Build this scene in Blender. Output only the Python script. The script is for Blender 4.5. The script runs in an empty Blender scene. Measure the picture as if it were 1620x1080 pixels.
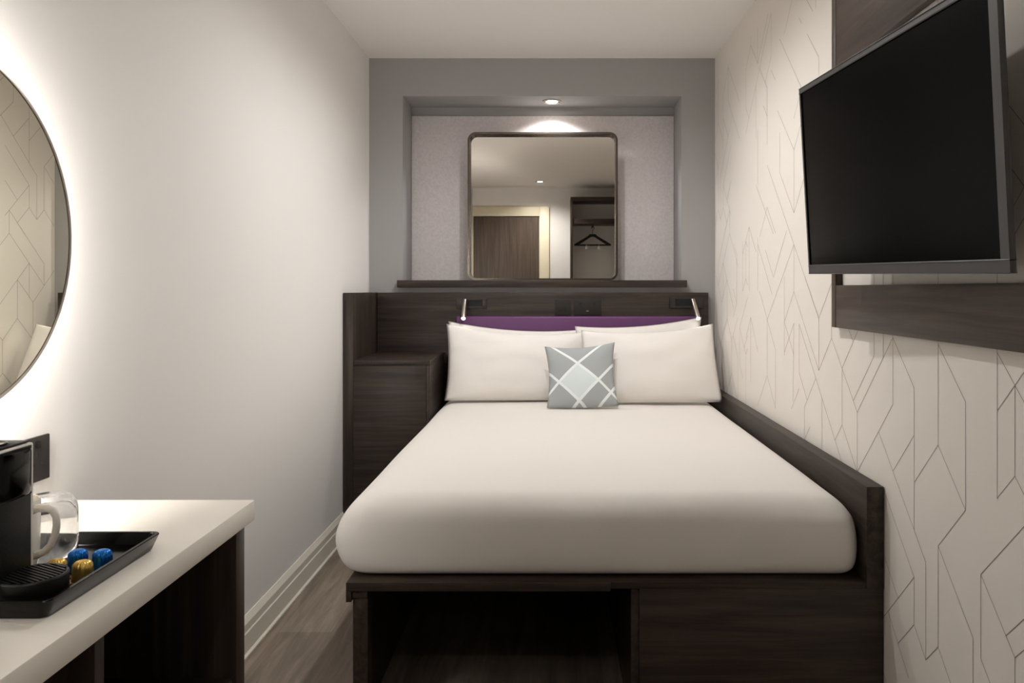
import bpy, bmesh, math, random
from mathutils import Vector, Matrix, noise
random.seed(4)
scene = bpy.context.scene
COL = scene.collection
ZC = 1.155                       # eye height
XL, XR = -0.984, 0.8658          # side walls
YB, YR = 4.143, -0.85            # bed-head wall, door wall
ZF, ZT = -0.006, 2.389           # floor, ceiling
# ------------------------------------------------------------------ materials
def new_mat(name):
    m = bpy.data.materials.new(name); m.use_nodes = True
    nt = m.node_tree
    return m, nt, nt.nodes['Principled BSDF']

def lin(c):
    return tuple(((v/255)/12.92 if v/255 <= .04045 else ((v/255+.055)/1.055)**2.4) for v in c)+(1,)

def plain(name, rgb, rough=.5, metal=0, spec=.5, bump=0, bscale=300, coat=0):
    m, nt, b = new_mat(name)
    b.inputs['Base Color'].default_value = lin(rgb)
    b.inputs['Roughness'].default_value = rough
    b.inputs['Metallic'].default_value = metal
    b.inputs['Specular IOR Level'].default_value = spec
    b.inputs['Coat Weight'].default_value = coat
    if bump:
        tc = nt.nodes.new('ShaderNodeTexCoord')
        n = nt.nodes.new('ShaderNodeTexNoise'); n.inputs['Scale'].default_value = bscale
        n.inputs['Detail'].default_value = 3
        bp = nt.nodes.new('ShaderNodeBump'); bp.inputs['Strength'].default_value = bump
        bp.inputs['Distance'].default_value = .002
        nt.links.new(tc.outputs['Object'], n.inputs['Vector'])
        nt.links.new(n.outputs['Fac'], bp.inputs['Height'])
        nt.links.new(bp.outputs['Normal'], b.inputs['Normal'])
    return m

def emit(name, rgb, strength):
    m, nt, b = new_mat(name)
    b.inputs['Base Color'].default_value = (.8, .8, .8, 1)
    b.inputs['Emission Color'].default_value = rgb+(1,)
    b.inputs['Emission Strength'].default_value = strength
    return m

def ramp(nt, fac, stops):
    r = nt.nodes.new('ShaderNodeValToRGB')
    el = r.color_ramp.elements
    while len(el) < len(stops): el.new(.5)
    for e, (p, c) in zip(el, stops):
        e.position = p; e.color = lin(c)
    nt.links.new(fac, r.inputs['Fac'])
    return r

def wood(name, axis, dark, mid, light, rough=.42):
    """straight-grained dark timber laminate, grain along the given axis"""
    m, nt, b = new_mat(name)
    tc = nt.nodes.new('ShaderNodeTexCoord')
    mp = nt.nodes.new('ShaderNodeMapping')
    sc = [26, 26, 26]; sc['xyz'.index(axis)] = 1.3
    mp.inputs['Scale'].default_value = sc
    nt.links.new(tc.outputs['Object'], mp.inputs['Vector'])
    n = nt.nodes.new('ShaderNodeTexNoise'); n.inputs['Scale'].default_value = 1.6
    n.inputs['Detail'].default_value = 6; n.inputs['Roughness'].default_value = .62
    n.inputs['Distortion'].default_value = .5
    nt.links.new(mp.outputs['Vector'], n.inputs['Vector'])
    r = ramp(nt, n.outputs['Fac'], [(.3, dark), (.5, mid), (.72, light)])
    nt.links.new(r.outputs['Color'], b.inputs['Base Color'])
    b.inputs['Roughness'].default_value = rough
    b.inputs['Specular IOR Level'].default_value = .35
    bp = nt.nodes.new('ShaderNodeBump'); bp.inputs['Strength'].default_value = .12
    bp.inputs['Distance'].default_value = .001
    nt.links.new(n.outputs['Fac'], bp.inputs['Height'])
    nt.links.new(bp.outputs['Normal'], b.inputs['Normal'])
    return m

WD = ((30, 24, 20), (50, 41, 35), (71, 59, 50))
WD_LIT = ((46, 38, 32), (70, 58, 50), (93, 79, 69))  # same dark laminate, colour lightened to paint in the light on the wall frame
WOODX = wood('dark_wood_along_x', 'x', *WD)
WOODY = wood('dark_wood_along_y', 'y', *WD)
WOODZ = wood('dark_wood_along_z', 'z', *WD)
FRAMEY = wood('lit_dark_wood_along_y', 'y', *WD_LIT)
FRAMEZ = wood('lit_dark_wood_along_z', 'z', *WD_LIT)
DOORW = wood('door_wood', 'z', (66, 56, 48), (84, 72, 63), (100, 87, 76))
M_WALL = plain('white_wall_paint', (233, 231, 229), .75, bump=.03, bscale=160)
M_CEIL = plain('ceiling_paint', (243, 240, 237), .85)
M_PAPER = plain('white_wallpaper', (236, 231, 224), .62, bump=.04, bscale=500)
M_LINE = plain('wallpaper_metallic_line', (146, 138, 128), .45)
M_GREY = plain('grey_wall_paint', (164, 163, 163), .8)
M_TRIM = plain('white_gloss_trim', (226, 221, 208), .4)
M_CREAM = plain('cream_door_frame_paint', (222, 214, 188), .45)
M_SHEET = plain('white_bed_linen', (224, 220, 215), .85, spec=.2, bump=.06, bscale=700)
M_PILLOW = plain('white_pillow_cotton', (232, 228, 224), .85, spec=.2, bump=.06, bscale=700)
M_PURPLE = plain('purple_leatherette', (104, 60, 108), .5, bump=.05, bscale=400)
M_TOP = plain('white_solid_surface', (236, 231, 222), .32)
M_BLACKGLOSS = plain('black_gloss_plastic', (6, 5, 5), .14, spec=.2)
M_BLACK = plain('black_satin_plastic', (11, 10, 10), .42, spec=.25)
M_SLOT = plain('black_recess', (5, 5, 5), .7)
M_PLATE = plain('black_nickel_plate', (50, 46, 43), .35, metal=.3)
M_SOCKET = plain('matt_black_socket_plate', (40, 37, 35), .55, spec=.3)
M_STEEL = plain('brushed_steel', (190, 182, 172), .28, metal=1)
M_SILVER = plain('silver_plastic', (226, 222, 213), .35)
M_BRONZE = plain('dark_bronze_metal', (104, 96, 88), .26, metal=1)
M_CHROME = plain('chrome', (215, 210, 205), .08, metal=1)
M_MIRROR = plain('mirror_glass', (240, 236, 230), 0.0, metal=1)
M_MIRROR2 = plain('tinted_mirror_glass', (236, 233, 219), 0.0, metal=1)
M_TVBEZEL = plain('tv_bezel_grey', (84, 83, 84), .38, metal=.4)
M_SCREEN = plain('tv_screen_glass', (2, 2, 2), .2, spec=.06)
M_CERAMIC = plain('white_glazed_ceramic', (238, 234, 226), .12, spec=.5, coat=.3)
M_BLUE = plain('blue_foil', (16, 104, 188), .25, metal=.75)
M_GOLD = plain('gold_foil', (214, 178, 92), .3, metal=.85)
M_RIM = plain('foil_rim', (190, 170, 130), .3, metal=.9)
M_WBACK = plain('pale_grey_melamine', (222, 220, 217), .6)
M_VENT = plain('white_vent_metal', (226, 220, 212), .5)
E_LAMP = emit('lamp_lens', (1, .93, .82), 22)
E_READ = emit('reading_lens', (1, .96, .9), 12)
E_LED = emit('led_strip', (1, .955, .9), 120)

def glass_mat():
    m, nt, b = new_mat('clear_glass')
    b.inputs['Base Color'].default_value = (1, 1, 1, 1)
    b.inputs['Transmission Weight'].default_value = 1
    b.inputs['Roughness'].default_value = 0
    b.inputs['IOR'].default_value = 1.47
    return m
M_GLASS = glass_mat()

def floor_mat():
    m, nt, b = new_mat('grey_brown_vinyl_plank')
    tc = nt.nodes.new('ShaderNodeTexCoord')
    mp = nt.nodes.new('ShaderNodeMapping'); mp.inputs['Rotation'].default_value = (0, 0, math.pi/2)
    mp.inputs['Location'].default_value = (.52, .03, 0)
    nt.links.new(tc.outputs['Object'], mp.inputs['Vector'])
    br = nt.nodes.new('ShaderNodeTexBrick')
    br.inputs['Scale'].default_value = 1
    br.inputs['Brick Width'].default_value = 1.05; br.inputs['Row Height'].default_value = .18
    br.inputs['Mortar Size'].default_value = .0012; br.inputs['Mortar Smooth'].default_value = .3
    br.inputs['Bias'].default_value = 0
    br.inputs['Color1'].default_value = (0, 0, 0, 1); br.inputs['Color2'].default_value = (1, 1, 1, 1)
    br.inputs['Mortar'].default_value = (0, 0, 0, 1); br.offset = .37
    nt.links.new(mp.outputs['Vector'], br.inputs['Vector'])
    mp2 = nt.nodes.new('ShaderNodeMapping'); mp2.inputs['Scale'].default_value = (16, 1.5, 1)
    nt.links.new(tc.outputs['Object'], mp2.inputs['Vector'])
    n = nt.nodes.new('ShaderNodeTexNoise'); n.inputs['Scale'].default_value = 1.7
    n.inputs['Detail'].default_value = 7; n.inputs['Roughness'].default_value = .65; n.inputs['Distortion'].default_value = .6
    nt.links.new(mp2.outputs['Vector'], n.inputs['Vector'])
    mx = nt.nodes.new('ShaderNodeMath'); mx.operation = 'MULTIPLY_ADD'
    mx.inputs[1].default_value = .22; nt.links.new(br.outputs['Color'], mx.inputs[0]); nt.links.new(n.outputs['Fac'], mx.inputs[2])
    r = ramp(nt, mx.outputs[0], [(.3, (78, 68, 59)), (.58, (112, 100, 88)), (.85, (144, 131, 118))])
    nt.links.new(r.outputs['Color'], b.inputs['Base Color'])
    b.inputs['Roughness'].default_value = .45
    return m
M_FLOOR = floor_mat()

def niche_mat():
    m, nt, b = new_mat('pale_lilac_mottled_panel')
    tc = nt.nodes.new('ShaderNodeTexCoord')
    n = nt.nodes.new('ShaderNodeTexNoise'); n.inputs['Scale'].default_value = 90
    n.inputs['Detail'].default_value = 5
    nt.links.new(tc.outputs['Object'], n.inputs['Vector'])
    r = ramp(nt, n.outputs['Fac'], [(.3, (208, 201, 204)), (.7, (222, 216, 216))])
    nt.links.new(r.outputs['Color'], b.inputs['Base Color'])
    b.inputs['Roughness'].default_value = .7
    return m
M_NICHE = niche_mat()

def cushion_mat():
    m, nt, b = new_mat('grey_trellis_cushion_fabric')
    L = nt.links.new
    uv = nt.nodes.new('ShaderNodeUVMap'); uv.uv_map = 'UVMap'
    sp = nt.nodes.new('ShaderNodeSeparateXYZ'); L(uv.outputs['UV'], sp.inputs[0])
    def math_(op, a, bb):
        k = nt.nodes.new('ShaderNodeMath'); k.operation = op
        for i, v in enumerate((a, bb)):
            if isinstance(v, (int, float)): k.inputs[i].default_value = v
            else: L(v, k.inputs[i])
        return k.outputs[0]
    x, y = sp.outputs['X'], sp.outputs['Y']
    p = math_('ADD', x, y); q = math_('SUBTRACT', x, y)
    def near(v, c, w): return math_('LESS_THAN', math_('ABSOLUTE', math_('SUBTRACT', v, c), 0), w)
    lines = None
    for v, c in ((q, .1), (q, -.465), (p, .81), (p, 1.37), (p, 1.73)):
        k = near(v, c, .027); lines = k if lines is None else math_('MAXIMUM', lines, k)
    sq = math_('MULTIPLY', near(q, -.1825, .283), near(p, 1.09, .28))
    m1 = nt.nodes.new('ShaderNodeMix'); m1.data_type = 'RGBA'
    m1.inputs['A'].default_value = lin((166, 171, 173)); m1.inputs['B'].default_value = lin((212, 222, 224))
    L(sq, m1.inputs['Factor'])
    m2 = nt.nodes.new('ShaderNodeMix'); m2.data_type = 'RGBA'
    L(m1.outputs['Result'], m2.inputs['A']); m2.inputs['B'].default_value = lin((232, 238, 238)); L(lines, m2.inputs['Factor'])
    L(m2.outputs['Result'], b.inputs['Base Color'])
    b.inputs['Roughness'].default_value = .9; b.inputs['Specular IOR Level'].default_value = .15
    return m
M_CUSHION = cushion_mat()

def dot_mat():
    m, nt, b = new_mat('black_dimpled_plastic')
    tc = nt.nodes.new('ShaderNodeTexCoord')
    mp = nt.nodes.new('ShaderNodeMapping'); mp.inputs['Scale'].default_value = (220, 220, 220)
    v = nt.nodes.new('ShaderNodeTexChecker'); v.inputs['Scale'].default_value = 1
    nt.links.new(tc.outputs['Object'], mp.inputs['Vector']); nt.links.new(mp.outputs['Vector'], v.inputs['Vector'])
    bp = nt.nodes.new('ShaderNodeBump'); bp.inputs['Strength'].default_value = 1; bp.inputs['Distance'].default_value = .002
    nt.links.new(v.outputs['Fac'], bp.inputs['Height']); nt.links.new(bp.outputs['Normal'], b.inputs['Normal'])
    b.inputs['Base Color'].default_value = lin((4, 4, 4)); b.inputs['Specular IOR Level'].default_value = .25; b.inputs['Roughness'].default_value = .45
    return m
M_DOTS = dot_mat()

# ------------------------------------------------------------------ mesh helpers (all in room coordinates)
def BM(): return bmesh.new()

def box(bm, x0, x1, y0, y1, z0, z1, bev=0, seg=2):
    r = bmesh.ops.create_cube(bm, size=1)
    vs = r['verts']
    for v in vs:
        v.co = Vector((x0+(v.co.x+.5)*(x1-x0), y0+(v.co.y+.5)*(y1-y0), z0+(v.co.z+.5)*(z1-z0)))
    if bev:
        es = list({e for v in vs for e in v.link_edges})
        bmesh.ops.bevel(bm, geom=es, offset=bev, segments=seg, profile=.5, affect='EDGES')
    return bm

def boxed(*a, **k): return box(BM(), *a, **k)

def loops(bm, rings, cap0=True, cap1=True, closed=True):
    """skin a list of equally long point rings"""
    vr = [[bm.verts.new(p) for p in r] for r in rings]
    n = len(vr[0])
    for a, b in zip(vr, vr[1:]):
        for i in range(n if closed else n-1):
            bm.faces.new((a[i], a[(i+1) % n], b[(i+1) % n], b[i]))
    if cap0: bm.faces.new(list(reversed(vr[0])))
    if cap1: bm.faces.new(vr[-1])
    return bm

def lathe(bm, cx, cy, prof, n=40, flute=None):
    """profile = [(radius, z)], flute(i_ring, angle) -> radius factor"""
    rings = []
    for k, (r, z) in enumerate(prof):
        rings.append([(cx+r*(flute(k, 2*math.pi*i/n) if flute else 1)*math.cos(2*math.pi*i/n),
                       cy+r*(flute(k, 2*math.pi*i/n) if flute else 1)*math.sin(2*math.pi*i/n), z) for i in range(n)])
    return loops(bm, rings)

def tube(bm, pts, rad, n=14, closed=False, up=(0, 0, 1)):
    """round tube through a list of points; rad is a number or a list"""
    P = [Vector(p) for p in pts]; m = len(P)
    rings = []; prev = None
    for i in range(m):
        if closed: d = P[(i+1) % m]-P[i-1]
        else: d = P[min(i+1, m-1)]-P[max(i-1, 0)]
        d.normalize()
        if prev is None:
            u = Vector(up)
            if abs(u.dot(d)) > .95: u = Vector((1, 0, 0))
            u = (u-d*u.dot(d)).normalized()
        else: u = (prev-d*prev.dot(d)).normalized()
        prev = u; w = d.cross(u)
        r = rad[i] if isinstance(rad, (list, tuple)) else rad
        rings.append([P[i]+(u*math.cos(2*math.pi*k/n)+w*math.sin(2*math.pi*k/n))*r for k in range(n)])
    if closed: rings.append(rings[0]); return loops(bm, rings, False, False)
    return loops(bm, rings)

def disc(bm, c, axis, r, t, n=32):
    c = Vector(c); a = Vector(axis).normalized()
    return tube(bm, [c, c+a*t], r, n)

ROOT_LOC = {}
def link(name, bm, mat, loc, smooth, parent=None):
    bmesh.ops.remove_doubles(bm, verts=bm.verts, dist=1e-6)
    bmesh.ops.recalc_face_normals(bm, faces=bm.faces)
    for v in bm.verts: v.co -= Vector(loc)
    me = bpy.data.meshes.new(name); bm.to_mesh(me); bm.free()
    for mm in (mat if isinstance(mat, (list, tuple)) else [mat]): me.materials.append(mm)
    o = bpy.data.objects.new(name, me); COL.objects.link(o)
    if smooth is not None:
        for p in me.polygons: p.use_smooth = True
        if smooth < 180:
            try: me.set_sharp_from_angle(angle=math.radians(smooth))
            except Exception: pass
    return o

def thing(name, label, cat, loc, group=None):
    o = bpy.data.objects.new(name, None); COL.objects.link(o)
    o.empty_display_size = .05
    o.location = loc; o['label'] = label; o['category'] = cat
    if group: o['group'] = group
    ROOT_LOC[o] = Vector(loc)
    return o

def part(name, bm, mat, parent, smooth=35, label=None):
    loc = ROOT_LOC[parent]
    o = link(name, bm, mat, loc, smooth)
    o.parent = parent; ROOT_LOC[o] = loc
    if label: o['label'] = label
    return o

def single(name, label, cat, bm, mat, loc, smooth=35, group=None):
    o = link(name, bm, mat, loc, smooth); o.location = loc
    o['label'] = label; o['category'] = cat
    if group: o['group'] = group
    return o

def struct(name, bm, mat, smooth=None, label=None, cat=None):
    o = link(name, bm, mat, (0, 0, 0), smooth); o['kind'] = 'structure'
    o['label'] = label or name.replace('_', ' '); o['category'] = cat or name.split('_')[0]
    ROOT_LOC[o] = Vector((0, 0, 0))
    return o

# ------------------------------------------------------------------ room shell
struct('floor', boxed(XL-.1, XR+.1, YR-.1, YB+.4, ZF-.06, ZF), M_FLOOR, label='grey-brown wood plank vinyl floor beside the bed')
struct('ceiling', boxed(XL-.1, XR+.1, YR-.1, YB+.4, ZT, ZT+.06), M_CEIL, label='plain off-white painted ceiling')
struct('wall_left', boxed(XL-.1, XL, YR-.1, YB+.4, ZF-.06, ZT+.06), M_WALL, label='plain white painted left wall behind the round mirror')
struct('wall_rear', boxed(XL, XR, YR-.1, YR, ZF-.06, ZT+.06), M_WALL, label='white wall around the door, seen in the square mirror')

# bed-head wall with the recessed niche
NX0, NX1, NZ0, NZ1, NY = -.805, .6866, 1.164, 2.1865, 4.404
b = BM()
box(b, XL, NX0, YB, YB+.36, ZF-.06, ZT)
box(b, NX1, XR, YB, YB+.36, ZF-.06, ZT)
box(b, NX0, NX1, YB, YB+.36, NZ1, ZT)
box(b, NX0, NX1, YB, YB+.36, ZF-.06, NZ0)
box(b, NX0, NX1, NY, YB+.36, NZ0, NZ1)
struct('wall_back', b, M_GREY, label='grey painted wall with a recessed niche behind the bed')
struct('wall_niche', boxed(NX0+.002, NX1-.002, NY-.010, NY-.0005, 1.2035, 2.136, bev=.001), M_NICHE,
       label='pale lilac panel lining the back of the niche')

# wallpapered right wall: the line pattern belongs to the wall mesh
GY, GZ, Y0, Z0 = .0579, .0567, 1.509, ZC-.1237
NEAR = [(8,-3,8,3),(8,3,12,7),(8,0,12,4),(8,0,6,2),(6,2,6,8),(6,4,8,6),(9.5,4.5,5,9),(5,9,5,13),(5,13,4,12),(5,13,6,12),
 (6,12,6,10),(6,12,7.5,13.5),(9,7,6,10),(6,10,9,13),(8.5,12.5,6.5,14.5),(4,-3,4,4),(4,0,2,2),(2,2,2,6),(4,4,2,6),(4,4,6,6),
 (2,6,4,8),(4,8,4,12),(4,8,1.5,10.5),(1.5,10.5,1.5,15),(4,12,1,15),(0,-3,0,5),(0,0,-2,2),(0,2,-2,0),(-1,1,-1,4),(0,5,-1,4),
 (-1,4,-2.5,5.5),(1,8,-2,5),(1,8,1,11),(1,8,-1,10),(-.5,9.5,-2,8),(-1,10,-2,9),(-1,10,-1,15),(1,11,0,12),(9,10,7.5,11.5)]
MID = [(20,-3,17.5,-.5),(17.5,-.5,15,-3),(17.5,-.5,17.5,2.5),(17.5,2.5,15.5,.5),(15.5,.5,15.5,-3),(22,-2,17.5,2.5),(15.5,.5,12,4),
 (14,2,14,5),(14,2,11.5,-.5),(13.5,-.5,12.5,.5),(12.5,3.5,10,1),(10,1,10,-3),(9,1,9,-3),(12,4,12,7),(14,5,12,7),(14,5,15,6),
 (21,0,14,7),(18,3,20,5),(17,4,17,8),(21,0,21,3),(21,3,19.5,4.5),(20,5,20,9),(21,4,22.5,5.5),(19,6,20,7),(22,-5,22,-2),(12,7,10.5,8.5)]
FAR = [(22,-5,28,0),(22,-5,17.5,-.5),(22,-2,24,0),(24,0,22,2),(24,-3,24,2.2),(22,0,24,2),(22,0,22.2,5),(30,-2,26,2),(28,0,28,4),(28,4,30.5,6.5),
 (28,4,26,6),(30.5,-5.5,26.8,-1.8),(30.5,-2,30.5,-6),(26.5,-3,28.5,-5),(26.5,-3,23.5,-6),(32.5,0,36,4),(32.5,0,30.5,2.5),(32.5,0,32.5,5),
 (26,2,26,6),(25.5,-14.3,22,-11),(22,-11,20,-13),(22,-11,22,-7),(25,-10,22,-7),(25,-12.7,25,-10),(28,-11,22,-5),(22,-7,20,-9),
 (31,-10,26.5,-6),(28,-8,26,-6),(28,-8,30,-6),(25,-19,20.5,-14.5),(19.5,-17.5,17.5,-15.5),(17.5,-15.5,17.5,-12),(20.5,-14.5,17.5,-11.5),
 (20.5,-14.5,22,-13),(33,-7,31,-5),(33,-7,33,-2),(33,-7,35,-5),(30.5,-10,30.5,-14)]
MIRR = [(39.5,-9,39.5,-7),(39.5,-7,36.5,-4),(39.5,-7,42,-4.5),(40.5,-8,44,-4.5),(44,-4.5,44,-2.5),(42,-4.5,44,-2.5),(42,-4.5,42,-1.4),
 (42,-4.5,38,-.5),(40.5,-3,40.5,.4),(40.5,-3,42.5,-1),(42.5,-1,42.5,2),(42.5,-1,45.5,-4),(40.5,.4,43,2.9),(40.5,.4,38.7,2.2),
 (38.7,2.2,38.7,5),(38.7,5,41,7.3),(38.7,2.2,36.7,.2),(38.7,5,36.5,7.2)]
TVSIDE = [(0,-9,-3,-6),(0,-7,-1.5,-5.5),(-1.5,-5.5,0,-4),(0,-3,-3,-6)]
lines = []
def clip(s, r):
    x0, y0, x1, y1 = s; t0, t1 = 0., 1.; dx, dy = x1-x0, y1-y0
    for p, q in ((-dx, x0-r[0]), (dx, r[1]-x0), (-dy, y0-r[2]), (dy, r[3]-y0)):
        if abs(p) < 1e-9:
            if q < 0: return None
        else:
            t = q/p
            if p < 0: t0 = max(t0, t)
            else: t1 = min(t1, t)
    if t1-t0 < 1e-4: return None
    return (x0+dx*t0, y0+dy*t0, x0+dx*t1, y0+dy*t1)
def lay(segs, rect, da=0, db=0, glide=False):
    for a0, b0, a1, b1 in segs:
        if glide: s = (48-a0, b0-21.5, 48-a1, b1-21.5)
        else: s = (a0+da, b0+db, a1+da, b1+db)
        c = clip(s, rect)
        if c: c = clip(c, (-40.6, 45.4, -21.7, 18.1))
        if c: lines.append(c)
lay(NEAR, (-4, 22.5, -3, 15)); lay(MID, (8, 22.5, -5, 9)); lay(FAR, (17, 34, -20, 7)); lay(MIRR, (34, 46, -9.5, 8)); lay(TVSIDE, (-4, 1, -10, -2))
lay(NEAR, (34, 46, -21.7, -7), glide=True); lay(MID, (26, 34, -22, -12), glide=True)
lay(NEAR, (14, 26, -22, -18.5), 12, -26); lay(NEAR, (33.5, 38.2, -6, 8), 35, -7); lay(NEAR, (1, 15, -17.5, -3.2), 2, -17.5)
lay(NEAR, (-3, 14, -22, -17.5), 2, -32); lay(NEAR, (-2, 14, 14.5, 18), 2, 14.5)
for da in (-16.5, -33, -49.5):
    for db in (-29, -14.5, 0, 14.5): lay(NEAR, (da-2, da+14.3, db, db+14.5), da, db)
b = boxed(XR, XR+.1, YR-.1, YB+.4, ZF-.06, ZT+.06)
XP = XR-.0004
for a0, b0, a1, b1 in lines:
    p = Vector((XP, Y0+GY*a0, Z0-GZ*b0)); q = Vector((XP, Y0+GY*a1, Z0-GZ*b1))
    d = (q-p).normalized(); w = Vector((1, 0, 0)).cross(d)*.0009
    p -= d*.0006; q += d*.0006
    f = b.faces.new([b.verts.new(c) for c in (p-w, q-w, q+w, p+w)])
    f.material_index = 1
o = struct('wall_right', b, [M_PAPER, M_LINE], label='white wallpapered right wall with thin grey angular lines')

# skirting boards
def skirting(name, pts, label):
    """pts: profile in (out-from-wall, height), swept along y"""
    bm = BM()
    side, y0, y1 = pts
    X = XL if side > 0 else XR
    prof = [(.0005, ZF), (.022, ZF), (.022, ZF+.006), (.016, ZF+.012), (.016, ZF+.072), (.013, ZF+.076), (.013, ZF+.100), (.003, ZF+.120), (.0005, ZF+.120)]
    loops(bm, [[(X+side*dx, y, z) for dx, z in prof] for y in (y0, y1)])
    return struct(name, bm, M_TRIM, label=label)
skirting('baseboard_left', (1, YR+.15, 3.618), 'white moulded skirting board along the left wall')
skirting('baseboard_right', (-1, YR+.5, 2.016), 'white moulded skirting board on the wallpapered wall')

# door wall, seen in the mirror
d = struct('door_1', boxed(-.966, -.170, YR+.001, YR+.030, ZF+.001, 2.035, bev=.002), DOORW, label='dark wood door in a cream frame seen in the mirror')
b = BM()
box(b, -.166, -.046, YR+.0005, YR+.045, ZF+.001, 2.155, bev=.004)
box(b, -.982, -.166, YR+.0005, YR+.045, 2.040, 2.155, bev=.004)
box(b, -.982, -.970, YR+.0005, YR+.045, ZF+.001, 2.040)
b2 = part('door_frame', b, M_CREAM, d, label='cream painted frame')

# open wardrobe by the door, with its hanger
WX0, WX1, WY0, WY1 = .206, .861, YR+.002, -.49
t = thing('open_wardrobe', 'open dark wood wardrobe with pale back panel, beside the door in the mirror', 'wardrobe', ((WX0+WX1)/2, (WY0+WY1)/2, ZF))
part('side_panel', boxed(WX0, WX0+.025, WY0, WY1, ZF, 2.236, bev=.001), WOODZ, t)
part('side_panel', boxed(WX1-.025, WX1, WY0, WY1, ZF, 2.236, bev=.001), WOODZ, t)
part('top_panel', boxed(WX0+.025, WX1-.025, WY0, WY1, 2.186, 2.236, bev=.001), WOODX, t)
part('shelf', boxed(WX0+.025, WX1-.025, WY0+.012, WY1-.01, 1.922, 1.982, bev=.001), WOODX, t)
part('back_panel', boxed(WX0+.025, WX1-.025, WY0, WY0+.011, ZF, 2.186), M_WBACK, t, label='pale grey back panel')
b = BM(); tube(b, [(.474, WY0+.03, 1.8895), (.474, WY1-.04, 1.8895)], .007)
disc(b, (.474, WY0+.05, 1.893), (0, 0, 1), .006, .0288); disc(b, (.474, WY1-.06, 1.893), (0, 0, 1), .006, .0288)
part('hanging_rail', b, M_BRONZE, t)
HY = -.68
t = thing('coat_hanger', 'black coat hanger with metal clips hanging in the open wardrobe', 'hanger', (.474, HY, 1.66))
b = BM()
outline = [(-.218, 1.672), (-.222, 1.690), (-.06, 1.788), (-.035, 1.812), (.035, 1.812), (.06, 1.788), (.222, 1.690), (.218, 1.672)]
inner = [(-.165, 1.690), (-.150, 1.694), (-.03, 1.772), (-.012, 1.780), (.012, 1.780), (.03, 1.772), (.150, 1.694), (.165, 1.690)]
for s in (-1, 1):
    pass
rings = []
for dy in (-.007, .007):
    rings.append([(.474+x, HY+dy, z) for x, z in outline]); 
vo = [[b.verts.new(p) for p in r] for r in rings]
vi = [[b.verts.new((.474+x, HY+dy, z)) for x, z in inner] for dy in (-.007, .007)]
n = len(outline)
for i in range(n):
    j = (i+1) % n
    b.faces.new((vo[0][i], vo[0][j], vo[1][j], vo[1][i])); b.faces.new((vi[0][i], vi[1][i], vi[1][j], vi[0][j]))
    b.faces.new((vo[0][i], vi[0][i], vi[0][j], vo[0][j])); b.faces.new((vo[1][i], vo[1][j], vi[1][j], vi[1][i]))
part('hanger_body', b, M_BLACK, t)
b = BM()
tube(b, [(.474, HY, 1.81), (.474, HY, 1.865)]+[(.474+.018*math.sin(a), HY, 1.883-.018*math.cos(a)) for a in [k*math.pi/8 for k in range(1, 13)]], .0032)
b2 = BM()
part('hook', b, M_BRONZE, t)
for sx in (-.075, .075):
    b = BM(); box(b, .474+sx-.012, .474+sx+.012, HY-.006, HY+.006, 1.632, 1.668, bev=.002)
    tube(b, [(.474+sx, HY-.012, 1.668), (.474+sx, HY-.012, 1.70), (.474+sx, HY+.012, 1.70), (.474+sx, HY+.012, 1.668)], .002, 8)
    part('clip', b, M_CHROME, t, label='chrome clip')

t = thing('air_vent', 'narrow white slot vent in the ceiling near the door, seen in the mirror', 'vent', (-.48, -.70, ZT))
b = BM(); box(b, -.97, .02, -.735, -.728, ZT-.006, ZT-.0005); box(b, -.97, .02, -.672, -.665, ZT-.006, ZT-.0005)
box(b, -.977, -.97, -.735, -.665, ZT-.006, ZT-.0005); box(b, .02, .027, -.735, -.665, ZT-.006, ZT-.0005)
part('vent_frame', b, M_VENT, t)
for k in range(3):
    part('slat', boxed(-.97, .02, -.724+.019*k, -.712+.019*k, ZT-.005, ZT-.001), M_VENT, t)

# ------------------------------------------------------------------ downlights
def downlight(x, y, z, label, cat='light', watts=10, cone=150, blend=.6, r=.052, tint=(1, .975, .945), tilt=0):
    t = thing('downlight', label, cat, (x, y, z), 'recessed downlights')
    b = BM(); lathe(b, x, y, [(r*.60, z-.0005), (r, z-.0005), (r, z-.004), (r*.93, z-.0065), (r*.66, z-.004), (r*.60, z-.0015)], 40)
    part('bezel', b, M_STEEL, t)
    b = BM(); disc(b, (x, y, z-.0028), (0, 0, 1), r*.59, .002)
    part('lens', b, E_LAMP, t, label='glowing lens')
    L = bpy.data.lights.new('downlight_lamp', 'SPOT'); L.energy = watts; L.color = tint
    L.spot_size = math.radians(cone); L.spot_blend = blend; L.shadow_soft_size = .02
    lo = bpy.data.objects.new('downlight_lamp', L); COL.objects.link(lo)
    lo.parent = t; lo.location = (0, 0, -.024); lo.rotation_euler = (math.radians(tilt), 0, 0)
    return t
downlight(-.007, 4.254, NZ1, 'small round downlight set in the top of the niche above the mirror', watts=12, cone=138, blend=.45)
downlight(-.15, -.295, ZT, 'round ceiling downlight near the door, reflected in the square mirror', watts=50, cone=134, blend=1, tilt=-9)
downlight(-.02, 2.56, ZT, 'round ceiling downlight above the foot half of the bed', watts=35, cone=164, blend=.9)
downlight(-.02, 3.22, ZT, 'round ceiling downlight above the pillow half of the bed', watts=30, cone=164, blend=.9)

# ------------------------------------------------------------------ niche shelf and square mirror
b = BM(); box(b, NX0+.002, NX1-.002, 4.140, NY-.012, 1.165, 1.2015); box(b, -.8267, .7095, 4.098, 4.1415, 1.163, 1.2015, bev=.0015)
single('wall_shelf', 'long dark wood shelf below the niche with the square mirror on it', 'shelf', b, WOODX, (-.06, 4.14, 1.163))

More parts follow.
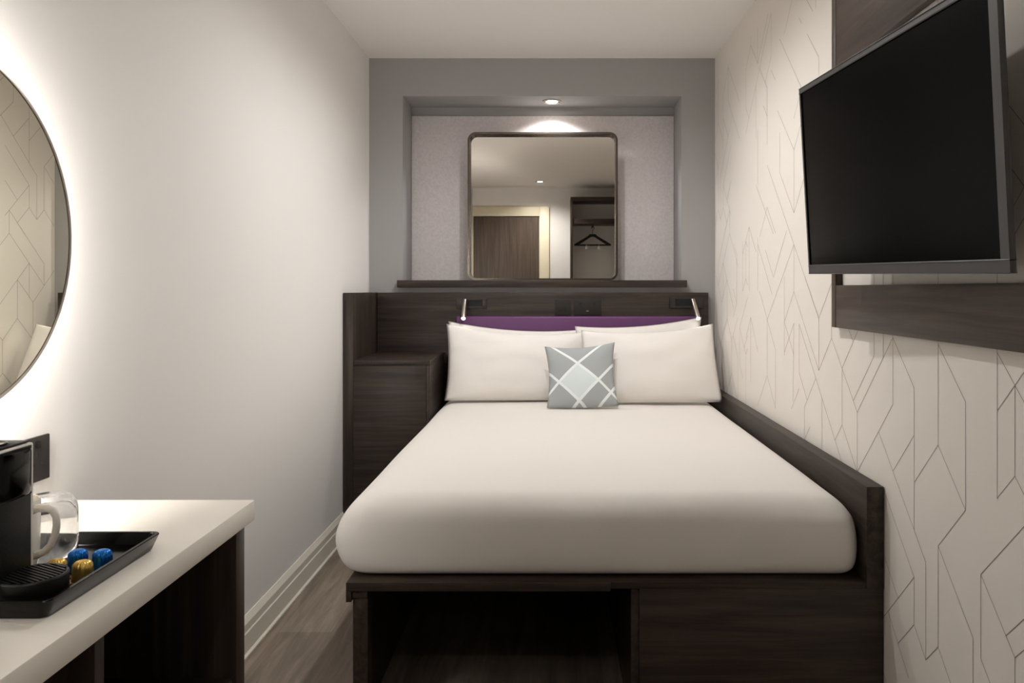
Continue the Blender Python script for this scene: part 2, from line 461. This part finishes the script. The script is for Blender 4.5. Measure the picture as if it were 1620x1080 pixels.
MX0, MX1, MZ0, MZ1, MY = -.470, .356, 1.203, 2.017, 4.300
def rrect(x0, x1, z0, z1, r, y, n=8):
    pts = []
    for cx, cz, a0 in ((x1-r, z1-r, 0), (x0+r, z1-r, 90), (x0+r, z0+r, 180), (x1-r, z0+r, 270)):
        for k in range(n+1):
            a = math.radians(a0+90*k/n); pts.append((cx+r*math.cos(a), y, cz+r*math.sin(a)))
    return pts
t = thing('square_mirror', 'square mirror with rounded corners and thin dark metal frame, leaning on the niche shelf', 'mirror', ((MX0+MX1)/2, MY, MZ0))
b = BM()
prof = [(0, 4.255), (0, 4.335), (.011, 4.335), (.011, 4.255)]
rings = [rrect(MX0+o_, MX1-o_, MZ0+o_, MZ1-o_, .045-o_*.8, y) for o_, y in prof]
rings.append(rings[0]); loops(b, rings, False, False)
part('mirror_frame', b, M_BRONZE, t, smooth=40)
b = BM(); loops(b, [rrect(MX0+.0112, MX1-.0112, MZ0+.0112, MZ1-.0112, .036, y) for y in (MY, MY+.008)])
part('mirror_glass', b, M_MIRROR, t, smooth=None)
for sx in (MX0, MX1):
    s = -1 if sx == MX0 else 1
    b = BM(); disc(b, (sx+s*.0003, 4.292, 1.745), (s, 0, 0), .011, .006, 20)
    part('frame_pin', b, M_STEEL, t, label='pale metal pin on the frame side')

# ------------------------------------------------------------------ headboard, bedside unit, fittings
HF = 4.100
t = thing('headboard', 'wide dark wood headboard with purple padded strip behind the pillows', 'headboard', (-.05, 4.12, .3))
part('back_board', boxed(-.932, .823, HF, 4.1415, ZF, 1.136, bev=.003), WOODX, t)
b = BM(); box(b, -.510, .777, 4.068, 4.0995, .64, 1.0115, bev=.010, seg=4)
part('padding', b, M_PURPLE, t, label='purple upholstered pad')
t = thing('bedside_unit', 'dark wood corner unit with open ledge left of the bed', 'cabinet', (-.78, 3.86, ZF))
part('side_panel', boxed(-.983, -.934, 3.620, 4.1415, ZF, 1.137, bev=.002), WOODZ, t)
part('top_panel', boxed(-.9335, -.576, 3.622, HF-.001, .797, .821, bev=.002), WOODX, t)
part('front_panel', boxed(-.9335, -.594, 3.620, 3.640, ZF, .7965, bev=.001), WOODX, t)
part('end_panel', boxed(-.5935, -.576, 3.620, HF-.001, ZF, .7965, bev=.002), WOODY, t)

def reading_light(x0, x1, z0, z1, sx0, sx1, sz0, sz1, px, pz, tip, label):
    t = thing('reading_light', label, 'light', ((x0+x1)/2, HF, (z0+z1)/2), 'headboard reading lights')
    b = BM()
    y0, y1 = HF-.006, HF-.0005
    box(b, x0, sx0, y0, y1, z0, z1, bev=.001); box(b, sx1, x1, y0, y1, z0, z1, bev=.001)
    box(b, sx0, sx1, y0, y1, sz1, z1, bev=.001); box(b, sx0, sx1, y0, y1, z0, sz0, bev=.001)
    pl = part('mounting_plate', b, M_PLATE, t)
    part('recess', boxed(sx0, sx1, HF-.003, HF-.0006, sz0, sz1), M_SLOT, pl)
    b = BM(); P = Vector((px, HF-.016, pz)); T = Vector(tip); d = (T-P).normalized()
    tube(b, [P-d*.010, P-d*.008, T-d*.002, T], [.010, .0125, .0125, .0115], 18)
    a = part('arm', b, M_STEEL, t)
    b = BM(); tube(b, [T+d*.0002, T+d*.003], [.0105, .0085], 18)
    part('lens', b, E_READ, a, label='lit lens at the arm tip')
    b = BM(); disc(b, (px, HF-.0065, pz), (0, -1, 0), .008, .006, 16)
    part('hinge', b, M_PLATE, t)
    L = bpy.data.lights.new('reading_lamp', 'SPOT'); L.energy = .35; L.color = (1, .95, .88); L.spot_size = math.radians(110); L.spot_blend = .8
    L.shadow_soft_size = .009
    lo = bpy.data.objects.new('reading_lamp', L); COL.objects.link(lo); lo.parent = t
    lo.location = T+d*.006-t.location
    lo.rotation_euler = d.to_track_quat('-Z', 'Y').to_euler()
reading_light(-.5115, -.351, 1.051, 1.105, -.468, -.374, 1.063, 1.095, -.466, 1.088, (-.463, 3.995, 1.003),
              'steel reading light folded out over the left pillows, on the headboard')
reading_light(.618, .792, 1.0547, 1.1115, .645, .742, 1.0647, 1.1015, .740, 1.090, (.7465, 3.985, 1.003),
              'steel reading light folded out over the right pillows, on the headboard')

t = thing('light_switch', 'small square black light switch plate on the headboard', 'switch', (.052, HF, 1.057))
part('plate', boxed(.010, .0937, HF-.006, HF-.0005, 1.016, 1.099, bev=.0015), M_SOCKET, t)
for k in range(2): part('rocker', boxed(.030+.026*k, .048+.026*k, HF-.0095, HF-.0062, 1.040, 1.074, bev=.001), M_SOCKET, t)

def slots(parent, pts, n_out, mat=M_SLOT):
    """dark pin holes of a socket: pts = boxes on the plate face"""
    for p in pts: part('pin_slot', boxed(*p), mat, parent)
t = thing('power_socket', 'black double socket plate beside the switch on the headboard', 'socket', (.182, HF, 1.057))
pl = part('plate', boxed(.1103, .254, HF-.006, HF-.0005, 1.016, 1.099, bev=.0015), M_SOCKET, t)
for cx in (.146, .218):
    slots(pl, [(cx-.002, cx+.002, HF-.0066, HF-.0061, 1.058, 1.066), (cx-.014, cx-.008, HF-.0066, HF-.0061, 1.042, 1.046), (cx+.008, cx+.014, HF-.0066, HF-.0061, 1.042, 1.046)], 0)
    part('rocker', boxed(cx-.006, cx+.006, HF-.0085, HF-.0062, 1.076, 1.090, bev=.001), M_SOCKET, t)
part('charging_port', boxed(.176, .188, HF-.0066, HF-.0061, 1.036, 1.041), M_STEEL, t, label='small pale charging port')

# ------------------------------------------------------------------ bed base
BF = 2.020
t = thing('bed_base', 'dark wood platform bed base with open storage recess at the foot', 'bed', (.16, 3.0, ZF))
b = BM(); box(b, -.5409, .150, BF, 2.9, .366, .3887, bev=.0015)
box(b, .1502, .8178, BF+.004, 2.9, .372, .3887, bev=.001); box(b, -.5409, .8178, 2.9, 4.06, .366, .3887)
part('platform', b, WOODX, t)
part('side_apron', boxed(-.5409, -.5270, BF, 3.60, .338, .3655, bev=.001), WOODY, t)
b = BM(); box(b, -.5255, -.4865, BF+.012, BF+.06, ZF, .347, bev=.001); box(b, -.5262, -.4862, BF+.006, BF+.062, .347, .3655, bev=.001)
box(b, -.5255, -.5075, BF+.06, 3.60, ZF, .3655)
part('side_panel', b, WOODY, t)
part('front_panel', boxed(.2262, .8640, BF+.004, BF+.024, ZF, .3715, bev=.001), WOODX, t)
b = BM(); box(b, .2052, .2258, BF+.018, 3.2, ZF, .3655)
part('divider', b, WOODY, t)
part('recess_back', boxed(-.5070, .2050, 3.18, 3.20, ZF, .3655), WOODX, t)
part('guard_rail', boxed(.8182, .8640, BF, 4.09, .3720, .639, bev=.002), WOODY, t)

# duvet-covered mattress
def bedding():
    bm = BM()
    X0, X1, Y0_, Y1 = -.572, .8165, 2.046, 4.055
    prof = [(.034, .3905), (.020, .396), (.010, .405), (.003, .425), (0, .455), (0, .490), (.004, .520), (.010, .543), (.019, .561), (.032, .577), (.054, .593),
            (.080, .602), (.12, .6035), (.165, .604)]
    NS = 26
    def ring(inset, z):
        x0, x1, y0, y1 = X0+inset, X1-inset*.85, Y0_+inset, Y1-inset*.5
        rc = max(.004, min(.075-inset*.35, (x1-x0)/2-.001)) if inset < .2 else .006
        def arc(cx, cy, r, a0): return [(cx+r*math.cos(math.radians(a0+90*k/6)), cy+r*math.sin(math.radians(a0+90*k/6))) for k in range(7)]
        pts = []
        def seg(p, q, n): return [(p[0]+(q[0]-p[0])*k/n, p[1]+(q[1]-p[1])*k/n) for k in range(1, n)]
        A = arc(x0+rc, y0+rc, rc, 180); B = arc(x1-rc*.6, y0+rc*.6, rc*.6, 270); C = arc(x1-.02, y1-.02, .02, 0); D = arc(x0+.02, y1-.02, .02, 90)
        pts = A+seg(A[-1], B[0], NS)+B+seg(B[-1], C[0], NS)+C+seg(C[-1], D[0], NS)+D+seg(D[-1], A[0], NS)
        out = []
        for x, y in pts:
            side = max(0, 1-(x-x0)/.12)                     # swell of the free left edge near the foot
            foot = max(0, min(1, (3.2-y)/.9)); mid = math.exp(-((z-.48)/.07)**2)
            dx = -.024*side*foot*mid if inset < .1 else 0
            nz = max(0, 1-inset/.15)*noise.noise(Vector((x*2.6, y*2.2, z*3)))*.006+max(0, 1-inset/.15)*noise.noise(Vector((x*7, y*6, z*8)))*.002
            low = 1 if z > .4 else 0
            zz = z+low*nz*.6
            fy = (noise.noise(Vector((x*3.1+9, z*9, 2)))*.006) if (low and y < 2.3) else 0
            zz -= .006*max(0, (x-.5)/.3) if z > .55 else 0
            out.append((x+dx, y+fy*(1 if inset < .1 else 0), zz))
        return out
    loops(bm, [ring(i, z) for i, z in prof])
    return bm
o = single('duvet', 'smooth white duvet covering the mattress on the dark bed base', 'bedding', bedding(), M_SHEET, (.12, 3.05, .3905), smooth=180)
sub = o.modifiers.new('soften', 'SUBSURF'); sub.levels = 1; sub.render_levels = 2

# ------------------------------------------------------------------ pillows
def px(u, v, D): return Vector(((u-875)*D/1225, D, ZC-(v-457)*D/1225))
def pillow(TL, TR, BL, BR, tf, tb, sag=.03, side=.012, bot=.0, seed=0, nx=44, nz=30, uv=False, wr=.004, pw=2.2):
    TL, TR, BL, BR = map(Vector, (TL, TR, BL, BR))
    n = (TR-BL).cross(TL-BR).normalized()
    if n.y > 0: n = -n                                   # towards the foot of the bed
    bm = BM(); uvl = bm.loops.layers.uv.new('UVMap') if uv else None
    grid = {}
    ex = (TR-TL).normalized(); ez = (TL-BL).normalized()
    def pos(i, j, f):
        s = -1+2*i/nx; t_ = -1+2*j/nz
        S = (s+1)/2; T = (t_+1)/2                      # T = 1 top
        p = (BL*(1-S)+BR*S)*(1-T)+(TL*(1-S)+TR*S)*T
        p = p-ez*sag*(1-s*s)*T**3+ez*bot*(1-s*s)*(1-T)**3
        p = p-ex*side*(1-t_*t_)*(abs(s)**3)*(1 if s > 0 else -1)
        k = ((1-abs(s)**pw)*(1-abs(t_)**pw))
        th = (k**.55)*(tf if f else -tb)
        w = noise.noise(Vector((s*2.2+seed*7, t_*2.0, seed)))*wr*2.2*min(1, k*4)
        e = min(1-abs(s), 1-abs(t_)); 
        w += noise.noise(Vector((s*9+seed*3, t_*7, seed+4)))*wr*.8*math.exp(-e*5)*(1 if e > 0 else 0)
        return p+n*(th+(w if f else 0))
    for f in (1, 0):
        for i in range(nx+1):
            for j in range(nz+1):
                edge = i in (0, nx) or j in (0, nz)
                if edge and f == 0: grid[(i, j, 0)] = grid[(i, j, 1)]
                else: grid[(i, j, f)] = bm.verts.new(pos(i, j, f))
    for f in (1, 0):
        for i in range(nx):
            for j in range(nz):
                q = [(i, j), (i+1, j), (i+1, j+1), (i, j+1)]
                if not f: q = q[::-1]
                fc = bm.faces.new([grid[(a, c, f)] for a, c in q])
                if uv:
                    for lp, (a, c) in zip(fc.loops, q): lp[uvl].uv = (a/nx, 1-c/nz)
    return bm
G = 'bed pillows'
single('pillow', 'white pillow at the back left, edge peeking above the front left pillow', 'pillow',
       pillow(px(709.5, 508, 4.03), px(924, 521, 4.045), px(712, 622, 3.90), px(922, 622, 3.94), .040, .018, .028, .010, seed=1), M_PILLOW, (-.2, 3.96, .62), 180, G)
single('pillow', 'white pillow at the back right with its corner below the right reading light', 'pillow',
       pillow(px(909.5, 516, 3.975), px(1110, 501, 4.03), px(914, 624, 3.875), px(1102, 624, 3.90), .040, .020, .026, .010, seed=2), M_PILLOW, (.45, 3.96, .62), 180, G)
single('pillow', 'plump white pillow at the front left of the bed', 'pillow',
       pillow(px(706.5, 512, 3.90), px(929, 524, 3.94), px(703, 633.5, 3.735), px(926, 633, 3.80), .075, .045, .036, .014, seed=3), M_PILLOW, (-.2, 3.8, .62), 180, G)
single('pillow', 'plump white pillow at the front right, against the guard rail', 'pillow',
       pillow(px(919, 522, 3.83), px(1127.5, 512, 3.90), px(919, 637, 3.68), px(1143.5, 636, 3.70), .070, .040, .032, .010, seed=5), M_PILLOW, (.45, 3.8, .62), 180, G)
single('throw_cushion', 'small square grey cushion with white trellis lines, in front of the pillows', 'cushion',
       pillow(px(861.5, 548, 3.69), px(972.5, 541, 3.69), px(865, 645, 3.555), px(979, 641, 3.555), .055, .035, .018, .016, -.006, seed=8, nx=30, nz=30, uv=True, wr=.002), M_CUSHION, (.13, 3.6, .62), 180)

# ------------------------------------------------------------------ wall frame and television
t = thing('wall_frame', 'dark wood frame of boards on the wallpapered wall behind the television', 'frame', (XR, 1.75, 1.04))
FX0, FX1 = .845, XR-.0006
part('rail_board', boxed(FX0, FX1, 1.15, 2.315, 1.040, 1.166, bev=.001), FRAMEY, t)
part('rail_board', boxed(FX0, FX1, 1.15, 2.315, 1.807, 2.20, bev=.001), FRAMEY, t)
part('stile', boxed(FX0-.001, FX1, 2.3152, 2.347, 1.040, 2.20, bev=.001), FRAMEZ, t)
part('stile', boxed(FX0-.001, FX1, 1.118, 1.1498, 1.040, 2.20, bev=.001), FRAMEZ, t)

BLc, BRc, TLc = Vector((.722, 2.183, 1.199)), Vector((.784, 1.330, 1.183)), Vector((.690, 2.168, 1.712))
ex = (BRc-BLc); W = ex.length; ex.normalize()
ez = (TLc-BLc); ez = (ez-ex*ez.dot(ex)); H = .516; ez.normalize()
en = ex.cross(ez).normalized()
if en.x > 0: en = -en                                     # screen faces into the room
def tvp(a, c, d): return BLc+ex*a+ez*c+en*d
def tvbox(bm, a0, a1, c0, c1, d0, d1, bev=0):
    r = bmesh.ops.create_cube(bm, size=1); vs = r['verts']
    for v in vs: v.co = tvp(a0+(v.co.x+.5)*(a1-a0), c0+(v.co.y+.5)*(c1-c0), d0+(v.co.z+.5)*(d1-d0))
    if bev: bmesh.ops.bevel(bm, geom=list({e for v in vs for e in v.link_edges}), offset=bev, segments=3, profile=.5, affect='EDGES')
    return bm
t = thing('television', 'black flat screen television tilted out from the wallpapered wall', 'television', tvp(W/2, H/2, -.03))
b = BM(); bz = .012
tvbox(b, 0, W, 0, .022, -.012, 0, .002); tvbox(b, 0, W, H-bz, H, -.012, 0, .002)
tvbox(b, 0, .004, .0222, H-bz-.0002, -.012, 0, .002); tvbox(b, W-.020, W, .0222, H-bz-.0002, -.012, 0, .002)
part('bezel', b, M_TVBEZEL, t)
b = BM(); tvbox(b, .0042, W-.0202, .0223, H-bz-.0003, -.011, -.003)
part('screen', b, M_SCREEN, t)
b = BM(); tvbox(b, .006, W-.006, .006, H-.006, -.0135, -.0122); tvbox(b, .05, W-.09, .05, H-.06, -.030, -.0136, .010); tvbox(b, W*.22, W*.72, .06, H*.62, -.050, -.0302, .008)
part('back_cover', b, M_BLACK, t)
b = BM(); ctr = tvp(W/2, H/2, -.052)
box(b, XR-.022, XR-.0006, ctr.y-.09, ctr.y+.09, ctr.z-.13, ctr.z+.13, bev=.002)
tube(b, [ctr, ctr+Vector((.03, .0, 0)), Vector((XR-.012, ctr.y, ctr.z))], .02, 12)
part('wall_bracket', b, M_BLACK, t)

# ------------------------------------------------------------------ round backlit mirror
RX, RY, RZ, RR = -.900, 1.1585, ZC+.091, .2865
t = thing('round_mirror', 'large round backlit mirror glowing against the left wall above the desk', 'mirror', (XL, RY, RZ))
b = BM(); disc(b, (RX-.006, RY, RZ), (1, 0, 0), RR, .0055, 160)
part('mirror_glass', b, M_MIRROR2, t)
b = BM(); rings = []
for dx, r in ((-.0062, RR+.0003), (-.0062, RR+.0022), (.0002, RR+.0022), (.0006, RR+.0012), (.0006, RR-.004), (-.0002, RR-.004), (-.0002, RR+.0003)):
    rings.append([(RX+dx, RY+r*math.cos(2*math.pi*k/160), RZ+r*math.sin(2*math.pi*k/160)) for k in range(160)])
rings.append(rings[0]); loops(b, rings, False, False)
part('edge_trim', b, M_STEEL, t, label='thin polished edge')
b = BM(); disc(b, (XL+.0006, RY, RZ), (1, 0, 0), .235, RX-.0065-XL-.0006, 96)
part('backing_box', b, M_VENT, t)
b = BM(); rings = []
for x, r in ((XL+.030, .2352), (XL+.030, .2385), (XL+.052, .2385), (XL+.052, .2352)):
    rings.append([(x, RY+r*math.cos(2*math.pi*k/96), RZ+r*math.sin(2*math.pi*k/96)) for k in range(96)])
rings.append(rings[0]); loops(b, rings, False, False)
part('light_strip', b, E_LED, t, label='warm white light strip')

# ------------------------------------------------------------------ desk
DZ = .735
t = thing('desk', 'white topped desk with open dark shelves along the left wall', 'desk', (-.79, .95, ZF))
part('desktop', boxed(XL+.0006, -.5947, .36, 1.545, DZ-.040, DZ, bev=.0025), M_TOP, t, label='white worktop')
b0 = XL+.024
part('end_panel', boxed(b0, -.612, 1.496, 1.536, ZF, DZ-.0402, bev=.001), WOODZ, t)
part('end_panel', boxed(b0, -.612, .38, .42, ZF, DZ-.0402, bev=.001), WOODZ, t)
part('divider', boxed(b0+.012, -.612, 1.034, 1.056, ZF, DZ-.0402, bev=.001), WOODZ, t)
part('shelf', boxed(b0+.012, -.620, 1.0562, 1.4958, .384, .403, bev=.001), WOODY, t)
part('shelf', boxed(b0+.012, -.620, .4202, 1.0338, .384, .403, bev=.001), WOODY, t)
part('back_panel', boxed(b0, b0+.011, .4202, 1.4958, ZF, DZ-.0402), WOODY, t)

# black tray
TX0, TX1, TY0, TY1 = -.945, -.637, .977, 1.262
def trr(i, z, r=.012):
    pts = []
    x0, x1, y0, y1 = TX0+i, TX1-i, TY0+i, TY1-i
    for cx, cy, a0 in ((x1-r, y1-r, 0), (x0+r, y1-r, 90), (x0+r, y0+r, 180), (x1-r, y0+r, 270)):
        for k in range(6):
            a = math.radians(a0+90*k/5); pts.append((cx+r*math.cos(a), cy+r*math.sin(a), z))
    return pts
b = BM(); loops(b, [trr(.010, DZ+.0003), trr(.008, DZ+.002), trr(0, DZ+.024), trr(.0008, DZ+.0255), trr(.005, DZ+.0255), trr(.006, DZ+.024), trr(.0105, DZ+.007), trr(.014, DZ+.0055)])
single('serving_tray', 'glossy black tray with raised rim on the white desk', 'tray', b, M_BLACKGLOSS, ((TX0+TX1)/2, (TY0+TY1)/2, DZ), 40)
TZ = DZ+.0058

# coffee machine
t = thing('coffee_machine', 'compact black pod coffee machine on the tray with round drip stand', 'coffee machine', (-.83, 1.037, TZ))
MYC = 1.0375
def dplan(x0, xf, yh, bulge, z, n=14):
    pts = [(x0, MYC-yh, z)]
    for k in range(n+1):
        a = -math.pi/2+math.pi*k/n
        pts.append((xf+bulge*math.cos(a), MYC+yh*math.sin(a), z))
    pts.append((x0, MYC+yh, z)); return pts
b = BM(); box(b, -.927, -.726, MYC-.0455, MYC+.0455, TZ+.004, .9415, bev=.003, seg=3)
part('body', b, M_SILVER, t, label='silver rear shell')
b = BM(); loops(b, [dplan(-.7255, -.7235, .032, .009, .8755), dplan(-.7255, -.7235, .034, .011, .879), dplan(-.7255, -.7235, .034, .011, .933), dplan(-.7255, -.7235, .0325, .0095, .9365)])
box(b, -.7258, -.7228, MYC-.041, MYC+.036, .872, .939)
part('brew_head', b, M_BLACKGLOSS, t, label='glossy black rounded brew head')
b = BM(); box(b, -.925, -.729, MYC-.0405, MYC+.0400, .9417, .945, bev=.0015)
part('lid', b, M_BLACK, t)
b = BM(); lathe(b, -.762, MYC, [(.022, .9452), (.026, .9452), (.026, .9470), (.024, .9475), (.022, .9470)], 36)
part('lid_ring', b, M_BLACKGLOSS, t)
part('front_panel', boxed(-.7258, -.7235, MYC-.041, MYC+.036, TZ+.02, .8715, bev=.0008), M_DOTS, t, label='black dimpled panel')
DX, DY, DR = -.6945, 1.0345, .0415
b = BM(); lathe(b, DX, DY, [(DR-.003, TZ+.0005), (DR, TZ+.003), (DR, TZ+.032), (DR-.0015, TZ+.034), (DR-.004, TZ+.034), (DR-.004, TZ+.028)], 48)
box(b, -.922, DX-.030, MYC-.036, MYC+.036, TZ+.0005, TZ+.0195)
dt = part('drip_tray', b, M_BLACK, t)
b = BM()
for k in range(-6, 7):
    yy = k*.0058; hw = math.sqrt(max(0, (DR-.0045)**2-yy*yy))
    if hw > .006: box(b, DX-hw, DX+hw, DY+yy-.0016, DY+yy+.0016, TZ+.030, TZ+.0345)
rot = Matrix.Rotation(math.radians(-28), 4, 'Z')
for v in b.verts:
    c = v.co-Vector((DX, DY, 0)); v.co = rot @ c+Vector((DX, DY, 0))
part('grille', b, M_BLACK, dt)

# mug
MGX, MGY = -.790, 1.1255
t = thing('mug', 'white ceramic mug with squarish handle, behind the coffee machine', 'mug', (MGX, MGY, TZ))
b = BM(); lathe(b, MGX, MGY, [(.026, TZ+.0003), (.030, TZ+.001), (.034, TZ+.010), (.0375, TZ+.030), (.0385, TZ+.105), (.0375, TZ+.1065), (.0360, TZ+.105), (.0350, TZ+.030), (.030, TZ+.008), (.01, TZ+.006)], 48)
part('mug_body', b, M_CERAMIC, t)
b = BM()
hp = [(.036, .094), (.046, .0975), (.060, .098), (.070, .095), (.0755, .086), (.0760, .074), (.0735, .060), (.067, .046), (.057, .036), (.046, .0305), (.034, .028)]
hd = Vector((math.cos(math.radians(-8)), math.sin(math.radians(-8)), 0))
tube(b, [Vector((MGX, MGY, TZ))+hd*r+Vector((0, 0, z)) for r, z in hp], [.0065, .0058, .0052, .005, .005, .005, .005, .005, .0052, .0056, .0064], 14, up=(0, 1, 0))
part('handle', b, M_CERAMIC, t, smooth=180)

# upturned tumbler
GX, GYY = -.786, 1.2065
b = BM(); lathe(b, GX, GYY, [(.0385, TZ+.0003), (.0400, TZ+.001), (.0405, TZ+.030), (.0400, TZ+.070), (.0375, TZ+.082), (.032, TZ+.090), (.024, TZ+.0935), (.010, TZ+.094),
    (.0098, TZ+.086), (.022, TZ+.085), (.030, TZ+.080), (.0355, TZ+.070), (.0385, TZ+.055), (.0388, TZ+.030), (.0384, TZ+.001)], 56)
vl = [v for v in b.verts]
# open underside: inner wall joined to the rim
b.faces.ensure_lookup_table()
for f in [f for f in b.faces if len(f.verts) > 10]: b.faces.remove(f)
b.verts.ensure_lookup_table(); n = 56
first = list(b.verts)[:n]; last = list(b.verts)[-n:]
for i in range(n): b.faces.new((first[i], last[i], last[(i+1) % n], first[(i+1) % n]))
r7 = list(b.verts)[7*n:8*n]; r8 = list(b.verts)[8*n:9*n]
for f in [f for f in b.faces if all(v in r7 or v in r8 for v in f.verts)]: b.faces.remove(f)
b.faces.new(r7); b.faces.new(list(reversed(r8)))
single('drinking_glass', 'clear glass tumbler standing upside down behind the white mug', 'glass', b, M_GLASS, (GX, GYY, TZ), 180)

# coffee pods
def pod(name, label, mat, x, y):
    t = thing(name, label, 'coffee pod', (x, y, TZ), 'coffee pods on the tray')
    b = BM()
    pr = [(.0146, TZ+.0016), (.0144, TZ+.003), (.0131, TZ+.019), (.0125, TZ+.0218), (.0110, TZ+.0250), (.0082, TZ+.0274), (.0048, TZ+.0286), (.0015, TZ+.0289)]
    fl = lambda k, a: 1+(.0 if k < 3 else (.075 if k < 6 else .05))*math.cos(16*a)
    lathe(b, x, y, pr, 64, fl); part('foil_cup', b, mat, t, smooth=60)
    b = BM(); lathe(b, x, y, [(.0150, TZ+.0002), (.0172, TZ+.0002), (.0176, TZ+.0008), (.0172, TZ+.0015), (.0150, TZ+.0015)], 48)
    part('flange', b, mat if mat is M_BLUE else M_RIM, t)
    return t
def pod_copy(src, x, y, label):
    c = src.copy(); COL.objects.link(c); c.location = (x, y, TZ); c['label'] = label
    for ch in list(src.children):
        k = ch.copy(); COL.objects.link(k); k.parent = c
    return c
blue = pod('coffee_pod', 'blue foil coffee pod on the tray nearest the right rim', M_BLUE, -.6675, 1.147)
pod_copy(blue, -.7040, 1.147, 'blue foil coffee pod beside the mug handle, left of the other blue pod')
gold = pod('coffee_pod', 'gold foil coffee pod fully in view, before the blue pods', M_GOLD, -.6690, 1.101)
pod_copy(gold, -.7090, 1.106, 'gold foil coffee pod half hidden behind the round drip stand')

# wall socket above the desk
SX = XL+.0005
t = thing('power_socket', 'black double wall socket on the left wall above the desk', 'socket', (XL, 1.432, .832))
pl = part('plate', boxed(SX, SX+.006, 1.359, 1.505, .789, .875, bev=.002), M_SOCKET, t)
for cy in (1.395, 1.469):
    slots(pl, [(SX+.0061, SX+.0066, cy-.003, cy+.003, .836, .846), (SX+.0061, SX+.0066, cy-.016, cy-.008, .820, .825), (SX+.0061, SX+.0066, cy+.008, cy+.016, .820, .825)], 0)
    part('rocker', boxed(SX+.0062, SX+.0085, cy-.006, cy+.006, .853, .867, bev=.001), M_BLACK, t)

# ------------------------------------------------------------------ world, camera, view
w = bpy.data.worlds.new('World'); scene.world = w; w.use_nodes = True
w.node_tree.nodes['Background'].inputs['Color'].default_value = (0, 0, 0, 1)
cam = bpy.data.cameras.new('Camera'); co = bpy.data.objects.new('Camera', cam); COL.objects.link(co)
co.location = (0, 0, ZC); co.rotation_euler = (math.pi/2, 0, 0)
cam.sensor_width = 36; cam.sensor_fit = 'HORIZONTAL'; cam.lens = 1225/1620*36
cam.shift_x = -65/1620; cam.shift_y = -83/1620; cam.clip_start = .01
scene.camera = co
vs = scene.view_settings
scene.display_settings.display_device = 'sRGB'
vs.view_transform = 'Standard'; vs.look = 'None'; vs.gamma = 1; vs.use_curve_mapping = False
vs.exposure = 0.14
scene.cycles.diffuse_bounces = 8; scene.cycles.max_bounces = 14; scene.cycles.sample_clamp_indirect = 6
